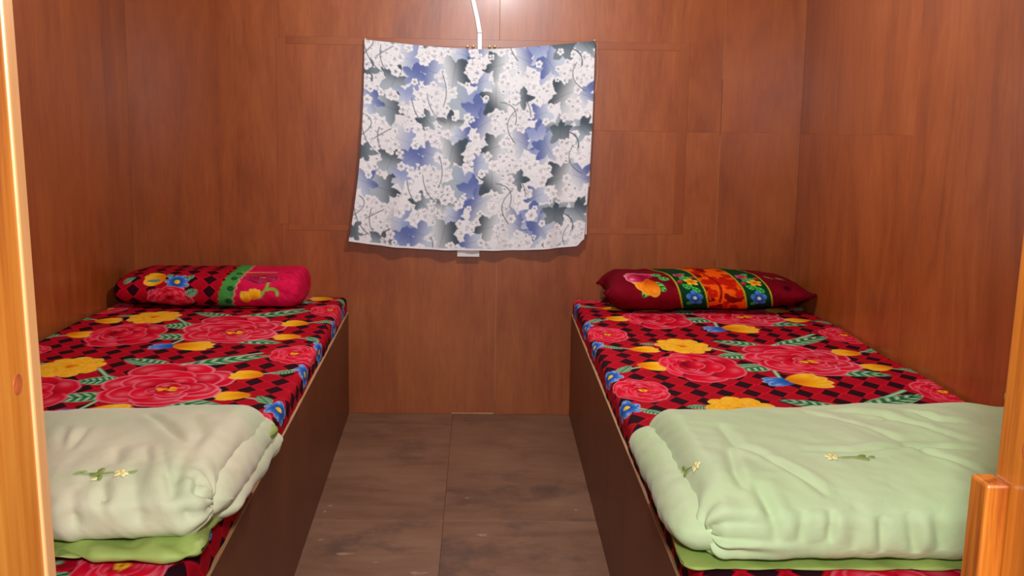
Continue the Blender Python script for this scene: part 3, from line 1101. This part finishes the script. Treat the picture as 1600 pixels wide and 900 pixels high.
LC = [
    [(-0.504, 1.648, 0.593), (-0.46, 1.538, 0.577), (-0.443, 1.51, 0.545), (-0.423, 1.521, 0.494)],
    [(-0.455, 1.62, 0.592), (-0.443, 1.527, 0.571), (-0.428, 1.51, 0.537), (-0.403, 1.553, 0.491)],
    [(-0.415, 1.551, 0.578), (-0.415, 1.517, 0.557), (-0.401, 1.521, 0.519)],
    [(-0.528, 1.583, 0.587), (-0.5, 1.518, 0.564), (-0.489, 1.51, 0.537), (-0.477, 1.529, 0.488)],
    [(-0.555, 1.529, 0.57), (-0.539, 1.51, 0.54), (-0.523, 1.529, 0.488)],
    [(-0.59, 1.517, 0.559), (-0.583, 1.51, 0.528), (-0.568, 1.529, 0.487)],
    [(-0.655, 1.633, 0.586), (-0.704, 1.784, 0.585)],
    [(-0.62, 1.51, 0.542), (-0.609, 1.515, 0.499)],
    [(-0.587, 1.852, 0.589), (-0.514, 1.748, 0.593), (-0.464, 1.648, 0.593)],
    [(-0.498, 1.818, 0.594), (-0.451, 1.716, 0.594), (-0.447, 1.62, 0.592)],
    [(-0.659, 1.764, 0.587), (-0.64, 1.633, 0.586)],
    [(-0.388, 1.61, 0.552), (-0.389, 1.68, 0.555), (-0.389, 1.78, 0.557)],
    [(-0.53, 1.651, 0.592), (-0.496, 1.571, 0.586)],
    [(-0.573, 1.656, 0.59), (-0.552, 1.575, 0.585)],
]
RC = [
    [(0.585, 1.82, 0.6), (0.645, 1.733, 0.602), (0.707, 1.637, 0.603)],
    [(0.667, 1.793, 0.602), (0.744, 1.733, 0.605), (0.799, 1.633, 0.606)],
    [(0.52, 1.61, 0.598), (0.6, 1.601, 0.6), (0.709, 1.613, 0.603), (0.805, 1.598, 0.605)],
    [(0.422, 1.767, 0.596), (0.428, 1.653, 0.596), (0.466, 1.604, 0.596)],
    [(0.45, 1.619, 0.596), (0.487, 1.537, 0.592), (0.526, 1.475, 0.579)],
    [(0.42, 1.509, 0.586), (0.432, 1.455, 0.561), (0.443, 1.451, 0.513)],
    [(0.687, 1.637, 0.603), (0.728, 1.561, 0.601), (0.772, 1.506, 0.594)],
    [(0.637, 1.843, 0.6), (0.723, 1.789, 0.604), (0.766, 1.697, 0.605)],
    [(0.523, 1.457, 0.565), (0.52, 1.451, 0.513)],
    [(0.562, 1.464, 0.573), (0.555, 1.456, 0.501)],
    [(0.593, 1.451, 0.553), (0.596, 1.459, 0.498)],
    [(0.634, 1.454, 0.562), (0.647, 1.459, 0.499)],
    [(0.481, 1.455, 0.561), (0.476, 1.451, 0.512)],
    [(0.416, 1.658, 0.596), (0.399, 1.541, 0.591), (0.401, 1.484, 0.58)],
    [(0.764, 1.832, 0.604), (0.805, 1.742, 0.606), (0.859, 1.715, 0.607)],
    [(0.545, 1.557, 0.596), (0.566, 1.503, 0.589)],
    [(0.571, 1.577, 0.598), (0.587, 1.512, 0.591)],
    [(0.671, 1.451, 0.555), (0.689, 1.457, 0.502)],
]


def quilt_layer(name, parent, mat, box, disp, zmin, nx=330, nphi=300, p=3.4, rl=.05, rr=.05, warp=None, pb=None):
    P, phi = stuffed(*box, p=p, pb=pb, rl=rl, rr=rr, nx=nx, nphi=nphi)
    if warp is not None:
        P = warp(P)
    d = disp(P)
    P = finish(P, d, zmin)
    o = grid_obj(name, P, None, mat, parent, wrap=True)
    return P, normals(P), o


def puckers(P, at, n, amp, rad):
    """gathers radiating from a pinched corner"""
    d = P - np.array(at)
    th = np.arctan2(d[..., 2], d[..., 1])
    r = np.linalg.norm(d, axis=-1)
    return amp * (np.cos(n * th) - .3) * np.exp(-(r / rad) ** 2) * sstep(0, rad * .3, r) - amp * 2.2 * np.exp(-(r / (rad * .22)) ** 2)


def side_gathers(P, x_end, s, amp, freq, reach, seed):
    """short tucks running in from the end seam of the quilt"""
    t = np.clip((P[..., 0] - x_end) * s / reach, 0, 1)
    w = P[..., 1] + P[..., 2] * .8
    return amp * (1 - t) ** 2 * np.sin(w * freq + 3 * fbm(w * 9, t * 2, seed))


ZM = Z_TOP + .004


def quilt_right():
    root = empty('folded_quilt', (0.75, 1.72, Z_TOP))
    tag(root, 'light green folded quilt across the foot of the right bunk', 'quilt', 'folded quilts')

    def rise(P):
        P = P.copy()
        P[..., 2] = .466 + (P[..., 2] - .466) * (1 + .10 * np.clip((P[..., 0] - .33) / .5, 0, 1))
        return P

    def d_top(P):
        X, Y, Z = P[..., 0], P[..., 1], P[..., 2]
        d = .010 * fbm(X * 5, Y * 5 + Z * 5, 51) + .004 * fbm(X * 16 + Y * 9, Y * 14 + Z * 12, 53)
        for k, l in enumerate(RC[:15] + RC[17:]):
            d = d + crease(P, l, .0056 + .0016 * (k % 3), .0065 + .002 * (k % 2))
        d = d + puckers(P, (.352, 1.468, .515), 7, .006, .075)
        d = d + side_gathers(P, .328, 1, .0010, 120, .05, 3)
        # tension folds fanning over the top from the wall side
        d = d + .0055 * fbm(Y * 22 + X * 7, X * 4, 8) * sstep(.56, .60, Z) * sstep(.45, .75, X)
        d = d + .0030 * fbm(X * 26, Z * 8, 9) * sstep(.56, .50, Z) * sstep(1.60, 1.48, Y) * sstep(.42, .5, X)
        return d

    P, N, top = quilt_layer('quilt_top_fold', root, M['quilt_green'], (.334, 1.18, 1.446, 1.99, .464, .600), d_top, ZM, rl=.040, warp=rise, p=2.5, pb=5.0)

    def d_low(P):
        X, Y, Z = P[..., 0], P[..., 1], P[..., 2]
        return .008 * fbm(X * 6, Y * 8 + Z * 6, 61) + side_gathers(P, .300, 1, .0010, 95, .06, 5) + .003 * fbm(X * 20, Y * 20, 62)
    quilt_layer('quilt_lower_fold', root, M['quilt_green'], (.296, 1.17, 1.468, 1.99, .466, .556), d_low, ZM, nx=240, nphi=220, rl=.045, p=2.6)

    def d_lin(P):
        X, Y, Z = P[..., 0], P[..., 1], P[..., 2]
        return .004 * fbm(X * 12, Y * 12, 71) + .0015 * np.sin(X * 70 + Y * 20)
    quilt_layer('lining_border', root, M['lining'], (.312, 1.16, 1.452, 1.75, .4655, .473), d_lin, ZM, nx=200, nphi=90, rl=.02, p=3.0)
    quilt_layer('lining_corner', root, M['lining'], (.322, .385, 1.70, 1.84, .532, .552), d_lin, ZM, nx=60, nphi=60, rl=.02, rr=.02, p=3.0)
    quilt_layer('lining_corner', root, M['lining'], (1.06, 1.185, 1.80, 2.03, .560, .616), d_lin, ZM, nx=60, nphi=60, rl=.02, rr=.02, p=3.0)
    Y5 = [('c', math.cos(a) * .22, math.sin(a) * .22, a, .20, .13) for a in np.arange(5) * 1.257 + .3] + [('y', 0, 0, 0, .13, .12)]
    sprig(top, P, N, (0.560, 1.572, .597), -.05, .028, Y5 + [('g', .9, .0, .1, .55, .035), ('g', 1.6, .08, .3, .35, .14), ('g', 1.75, -.12, -.4, .32, .12), ('g', 2.2, .02, .05, .22, .06)])
    sprig(top, P, N, (0.350, 1.60, .572), 2.25, .026, [(k, u - .4, v, a, L, w) for k, u, v, a, L, w in Y5] + [('g', .5, .0, .1, .6, .035), ('g', 1.0, .25, .7, .35, .17), ('g', 1.25, -.2, -.5, .34, .16), ('g', 1.9, .1, .5, .5, .035), ('g', 2.3, .35, -.6, .22, .03)])


def quilt_left():
    root = empty('folded_quilt', (-.83, 1.75, Z_TOP))
    tag(root, 'pale sage folded quilt across the foot of the left bunk', 'quilt', 'folded quilts')

    def fall(P):
        P = P.copy()
        P[..., 2] = .466 + (P[..., 2] - .466) * (1 - .10 * np.clip((-.5 - P[..., 0]) / .3, 0, 1))
        return P

    def d_top(P):
        X, Y, Z = P[..., 0], P[..., 1], P[..., 2]
        d = .008 * fbm(X * 5, Y * 5 + Z * 5, 81) + .003 * fbm(X * 15, Y * 12 + Z * 12, 83)
        for k, l in enumerate(LC):
            d = d + crease(P, l, .0052 + .0014 * (k % 3), .0075 + .003 * (k % 2))
        d = d + puckers(P, (-.398, 1.545, .535), 9, .0042, .06)
        d = d + side_gathers(P, -.385, -1, .0012, 130, .04, 13)
        d = d + .0040 * fbm(X * 22 + (Z - .5) * 14, Z * 6, 19) * sstep(1.66, 1.54, Y)
        return d

    P, N, top = quilt_layer('quilt_top_fold', root, M['quilt_pale'], (-1.28, -.392, 1.484, 1.985, .476, .596), d_top, ZM, rr=.045, warp=fall, p=2.5, pb=4.0)

    def d_mid(s, f):
        def fn(P):
            X, Y, Z = P[..., 0], P[..., 1], P[..., 2]
            return .007 * fbm(X * 6, Y * 8 + Z * 6, s) + side_gathers(P, -.372, -1, .0012, f, .05, s) + .003 * fbm(X * 20, Y * 20, s + 1)
        return fn
    quilt_layer('quilt_middle_fold', root, M['quilt_pale'], (-1.27, -.374, 1.545, 1.995, .486, .566), d_mid(91, 110), ZM, nx=240, nphi=220, rr=.04, p=2.6)
    quilt_layer('quilt_lower_fold', root, M['quilt_pale'], (-1.26, -.372, 1.60, 2.03, .466, .528), d_mid(95, 60), ZM, nx=200, nphi=160, rr=.04, p=2.4)

    def d_lin(P):
        X, Y, Z = P[..., 0], P[..., 1], P[..., 2]
        return .012 * fbm(X * 11, Y * 12 + Z * 9, 101) + .0055 * np.sin(X * 75 + Y * 45 + 4 * fbm(X * 7, Y * 7, 4)) * (.5 + fbm(X * 8, Y * 3, 44))
    quilt_layer('lining_border', root, M['lining'], (-1.2, -.405, 1.466, 1.75, .4655, .492), d_lin, ZM, nx=260, nphi=120, rr=.03, p=2.4)
    quilt_layer('lining_corner', root, M['lining'], (-.42, -.379, 1.88, 1.975, .520, .540), d_lin, ZM, nx=60, nphi=60, rl=.02, rr=.02, p=2.5)
    Y5 = [('c', .9 + math.cos(a) * .26, math.sin(a) * .22, a, .24, .14) for a in np.arange(5) * 1.257 + .3] + [('y', .9, 0, 0, .15, .12)]
    sprig(top, P, N, (-.553, 1.545, .570), -.05, .028, Y5 + [('g', .1, .0, .05, .6, .035), ('g', -.35, .30, 1.5, .36, .20), ('g', -.55, -.05, 3.0, .36, .16), ('g', -.2, -.30, -1.2, .3, .16), ('g', -1.1, -.05, .25, .55, .03), ('g', -1.4, .05, .6, .4, .03), ('c', -.4, -.45, .4, .24, .10), ('g', 1.35, .35, .8, .25, .05)])


quilt_right()
quilt_left()


# ================================================================== the cloth hung on the back wall
def hung_cloth():
    root = empty('hanging_cloth', (0, D, 0.64))
    tag(root, 'white cotton cloth printed with blue and grey leaves pinned to the back wall', 'curtain')
    H, W = 300, 340
    v, u = np.meshgrid(np.linspace(0, 1, H), np.linspace(0, 1, W), indexing='ij')     # v: 0 top, 1 bottom
    xl = -0.420 - 0.006 * v - 0.054 * v ** 2.6
    xr = 0.432 + 0.002 * v - 0.022 * v ** 1.6 - .004 * sstep(.6, .9, v)
    ztop = 1.421 + 0.010 * u - 0.034 * np.sin(math.pi * u) ** 1.0 * (1 - 0.25 * np.abs(2 * u - 1))
    zbot = 0.677 - 0.004 * u - 0.030 * np.sin(math.pi * np.clip(u, 0, 1)) ** .8 - .006 * np.sin(u * 9) * u * (1 - u)
    X = xl + (xr - xl) * u
    Z = ztop + (zbot - ztop) * v
    # rounded lower right corner
    Z = Z + 0.022 * sstep(.965, 1.0, u) * sstep(.9, 1, v)
    fold = 0.006 * np.sin(u * 31 + 1.3 * np.sin(v * 2.2) + .6) * sstep(.0, .5, v) + 0.004 * np.sin(u * 58 + v * 3) * v + 0.006 * fbm(u * 6, v * 4, 2)
    bulge = 0.012 + 0.022 * v + 0.010 * np.sin(math.pi * u) * (1 - v) ** 2
    Y = D - 0.006 - np.maximum(bulge + fold, 0.004)
    P = np.stack([X, Y, Z], -1)
    # print, in metres on the flat cloth
    U, V = u * 0.86, v * 0.75
    bgc = lin(232, 236, 238)[None, None] * (1 + 0.05 * fbm(U * 30, V * 30, 4)[..., None])
    p = Paint(U, V, bgc)
    rnd = random.Random(4)

    def maple(x, y, r, ang, dark, light, shade):
        """pointed five-lobed leaf, shaded dark to pale across"""
        idx = p.near(x, y, r * 1.35)
        if not len(idx):
            return
        dx, dy = p.X[idx] - x, p.Y[idx] - y
        th = np.arctan2(dy, dx) - ang
        rr = np.hypot(dx, dy)
        lobes = np.abs(np.cos(th * 2.5))
        out = r * (0.54 + 0.54 * lobes ** 2.0 + .10 * np.abs(np.cos(th * 7.5)) - .12 * np.cos(th)) * (1 + .22 * fbm(th * 2.2 + x * 70, rr * 60 + y * 40, 6))
        al = (out - rr) / .004 + .4
        k = al > 0
        t = np.clip(.5 + (dx * math.cos(shade) + dy * math.sin(shade)) / (1.7 * r), 0, 1)
        c = mixc(dark, light, sstep(.05, .95, t)[k])
        vein = np.exp(-((dx * math.sin(ang) - dy * math.cos(ang)) / .0016) ** 2)[k]
        c = mixc(c, dark * .8, vein * .35)
        p.blend(idx[k], al[k] * .96, c)

    DK, GR, SL = lin(78, 92, 102), lin(124, 140, 148), lin(172, 188, 197)
    BL, BM, BP = lin(100, 116, 172), lin(146, 161, 204), lin(196, 209, 226)
    PALE = lin(218, 227, 231)
    sx, sy = 0.86 / 765.0, 0.75 / 705.0
    rep = 283
    items = [  # x, y in the study crop, radius, angle, tones, shade direction
        (255, 188, 40, .3, BM, PALE, math.pi), (125, 243, 26, 1.2, DK, GR, 0), (212, 262, 36, -1.2, DK, SL, 1.8), (275, 246, 30, 2.5, BL, BM, 2.0),
        (338, 225, 38, 3.4, BL, BP, 0.2), (408, 226, 42, 1.7, DK, PALE, 2.9), (498, 250, 28, 2.9, BL, BP, 0.1), (452, 325, 40, .5, BM, SL, 3.0),
        (492, 348, 34, .9, BL, BM, 1.4), (517, 392, 36, -.6, BL, PALE, .3), (200, 362, 42, .2, DK, SL, 2.9), (252, 318, 26, 1.4, BM, BP, 2.0),
        (325, 396, 26, .8, DK, SL, .2), (400, 402, 34, -1.5, DK, PALE, 1.6), (442, 444, 28, .3, BL, BP, 3.0),
        (552, 195, 38, 2.9, DK, PALE, .2), (640, 180, 36, .5, BL, PALE, 2.8), (700, 170, 32, 1.2, BM, BP, 1.2), (730, 205, 34, 1.0, BL, BP, 0), (770, 150, 30, -1.5, DK, GR, 1.7),
        (550, 305, 36, -1.6, DK, PALE, -.6), (634, 312, 26, 2.5, DK, SL, 3.0), (700, 372, 30, 2.8, BL, BP, 0), (700, 440, 34, .9, BL, BM, 2.0), (728, 492, 38, -.5, BM, PALE, .4),
        (778, 312, 42, 2.8, DK, PALE, .4), (765, 422, 34, -1.6, DK, SL, -1.5), (846, 428, 26, 2.6, DK, SL, 3.0), (846, 318, 34, .4, BL, PALE, 2.5),
        (135, 345, 34, .2, BL, BP, 2.6), (850, 160, 30, .9, DK, SL, 2.0)]
    for rpt in range(-1, 4):
        for x, y, r, a, c0, c1, sh in items:
            maple((x - 110) * sx, (y - 138 + rpt * rep) * sy, r * sx * 1.34, a, c0, c1, sh)
    # lacy white blossoms with fine grey drawing
    spots = []
    tries = 0
    while len(spots) < 340 and tries < 9000:
        tries += 1
        x, y = rnd.uniform(0, .86), rnd.uniform(0, .75)
        i = min(H - 1, int(y / .75 * H)) * W + min(W - 1, int(x / .86 * W))
        lum = p.C[i].sum()
        if lum < 2.2 and rnd.random() < .96:
            continue
        if any((x - a) ** 2 + (y - b) ** 2 < .0165 ** 2 for a, b in spots):
            continue
        spots.append((x, y))
    wh, gy = lin(238, 241, 243), lin(150, 158, 166)
    for x, y in spots:
        n = rnd.choice((4, 5, 5, 6))
        r = rnd.uniform(.008, .018)
        idx = p.near(x, y, r * 2)
        if not len(idx):
            continue
        o = rnd.uniform(0, 6)
        for k in range(n):
            a = o + 2 * math.pi * k / n
            cx, cy = x + r * .75 * math.cos(a), y + r * .75 * math.sin(a)
            d = np.hypot(p.X[idx] - cx, p.Y[idx] - cy) / (r * .58)
            p.blend(idx, (1 - d) * 6 * .8, wh)
            p.blend(idx, np.exp(-((d - 1) / .14) ** 2) * np.clip(.3 + np.cos(np.arctan2(p.Y[idx] - cy, p.X[idx] - cx) * 2 + k), 0, 1) * .15, gy)
        for k in range(n):
            a = o + 2 * math.pi * k / n + .3
            stem(p, [(x, y), (x + r * .7 * math.cos(a), y + r * .7 * math.sin(a))], .0005, lin(170, 176, 184), lin(160, 166, 174))
        for k in range(4):
            a = rnd.uniform(0, 6.28)
            d2 = np.hypot(p.X[idx] - x - r * .35 * math.cos(a), p.Y[idx] - y - r * .35 * math.sin(a)) / .0024
            p.blend(idx, (1 - d2) * 1.1, lin(120, 124, 132))
    # fine pen ticks scattered over the pale ground
    for _ in range(1500):
        x, y = rnd.uniform(0, .86), rnd.uniform(0, .75)
        i = min(H - 1, int(y / .75 * H)) * W + min(W - 1, int(x / .86 * W))
        if p.C[i].sum() < 2.0:
            continue
        a, L = rnd.uniform(0, 6.28), rnd.uniform(.003, .008)
        stem(p, [(x, y), (x + L * math.cos(a), y + L * math.sin(a))], .0007, lin(150, 156, 164), lin(128, 134, 142))
    # thin dark stems in arcs
    for rpt in range(-1, 4):
        for pts in (((165, 150), (150, 225), (215, 255)), ((150, 190), (175, 170), (205, 150)), ((320, 300), (330, 375), (385, 395)), ((375, 340), (395, 290), (370, 230)),
                    ((565, 322), (630, 330), (618, 400)), ((618, 350), (565, 400), (620, 465)), ((650, 320), (665, 340), (668, 370)), ((780, 150), (845, 165), (830, 220)), ((815, 205), (780, 260), (850, 305)),
                    ((780, 435), (835, 445), (835, 500)), ((120, 395), (165, 420), (105, 470)), ((105, 420), (120, 500), (170, 525)), ((270, 320), (280, 380), (310, 400))):
            q = [((x - 110) * sx, (y - 138 + rpt * rep) * sy) for x, y in pts]
            curve(p, q, .0015, lin(110, 120, 130), lin(92, 102, 114), 14)
    # plain white selvedge along the bottom and the right edge
    I = np.arange(U.size)
    p.blend(I, np.clip((V.reshape(-1) - .741) / .002, 0, 1), wh)
    o = grid_obj('cloth', P, p.out(), M['curtain'], root)
    md = o.modifiers.new('thickness', 'SOLIDIFY')
    md.thickness = 0.0012
    md.offset = -1
    # sewn white tapes that show below and beside the cloth
    from_bm('tape_tab', box_bm(-0.072, 0.012, D - 0.030, D - 0.0275, 0.622, 0.668, .0008), M['white_cloth'], o)
    from_bm('tape_tab', box_bm(0.412, 0.4255, D - 0.024, D - 0.0225, 0.893, 0.951, .0005), M['white_cloth'], o)
    from_bm('tape_tab', box_bm(0.404, 0.4185, D - 0.026, D - 0.0245, 0.712, 0.820, .0005), M['white_cloth'], o)
    # loop of string at the upper right pin
    pts = [(0.431, D - .010, 1.432), (0.441, D - .008, 1.420), (0.446, D - .005, 1.37), (0.446, D - .004, 1.31), (0.441, D - .004, 1.26), (0.434, D - .008, 1.22)]
    from_bm('string_loop', tube_bm(pts, .0014, 6), M['string'], root, True)


hung_cloth()


def nail(x, z, r, label, group, mat):
    root = empty('brass_nail', (x, D, z))
    tag(root, label, 'nail', group)
    bm = bmesh.new()
    bmesh.ops.create_uvsphere(bm, u_segments=14, v_segments=10, radius=r)
    for v in bm.verts:
        v.co = Vector((x + v.co.x, D - .016 + v.co.y * .7, z + v.co.z))
    from_bm('nail_head', bm, mat, root, True)
    from_bm('nail_shank', tube_bm([(x, D + .004, z), (x, D - .015, z)], r * .35, 8), mat, root, True)


nail(-0.0405, 1.404, .0058, 'outer brass nail left of the white cable above the cloth', 'brass nails at the cloth edge', M['brass'])
nail(-0.0185, 1.405, .0058, 'brass nail close against the left side of the white cable', 'brass nails at the cloth edge', M['brass'])
nail(0.0415, 1.405, .0058, 'brass nail close to the right side of the white cable', 'brass nails at the cloth edge', M['brass'])
nail(0.0605, 1.406, .0058, 'outer brass nail right of the white cable above the cloth', 'brass nails at the cloth edge', M['brass'])
nail(-0.4165, 1.4235, .0035, 'small nail pinning the upper left corner of the cloth', 'nails pinning the cloth', M['brass'])
nail(0.4300, 1.4340, .0035, 'small nail pinning the upper right corner of the cloth', 'nails pinning the cloth', M['brass'])

# ---- white cable duct climbing the wall to a bulb above the picture
cable = empty('cable_duct', (0, D, 1.39))
tag(cable, 'white plastic cable duct running up the wall above the cloth', 'cable')


def duct(pts, w, dpt):
    bm = bmesh.new()
    rings = []
    for i, (x, z) in enumerate(pts):
        rings.append([bm.verts.new((x - w, D, z)), bm.verts.new((x - w * .8, D - dpt, z)), bm.verts.new((x + w * .8, D - dpt, z)), bm.verts.new((x + w, D, z))])
    for a, b in zip(rings[:-1], rings[1:]):
        for k in range(4):
            bm.faces.new((a[k], a[(k + 1) % 4], b[(k + 1) % 4], b[k]))
    bm.faces.new(rings[0]); bm.faces.new(rings[-1][::-1])
    return bm


from_bm('duct_length', duct([(0.0055, 1.36), (0.0045, 1.452)], .0095, .010), M['white_plastic'], cable)
from_bm('duct_length', duct([(0.0045, 1.454), (-0.004, 1.50), (-0.024, 1.585), (-0.034, 1.66), (-0.036, 1.74), (-0.036, CEIL)], .0095, .010), M['white_plastic'], cable)

pend = empty('pendant_lamp', (0.10, 2.85, CEIL))
tag(pend, 'bare bulb hanging from the ceiling on a short white cord', 'lamp')
from_bm('lamp_holder', tube_bm([(.10, 2.85, 1.885), (.10, 2.85, 1.87), (.10, 2.85, 1.845), (.10, 2.85, 1.84)], [.010, .020, .022, .018], 16), M['white_plastic'], pend, True)
from_bm('cord', tube_bm([(.10, 2.85, CEIL), (.10, 2.85, 1.882)], .004, 8), M['white_plastic'], pend, True)
from_bm('ceiling_rose', tube_bm([(.10, 2.85, CEIL), (.10, 2.85, CEIL - .012), (.10, 2.85, CEIL - .02)], [.04, .038, .02], 20), M['white_plastic'], pend, True)
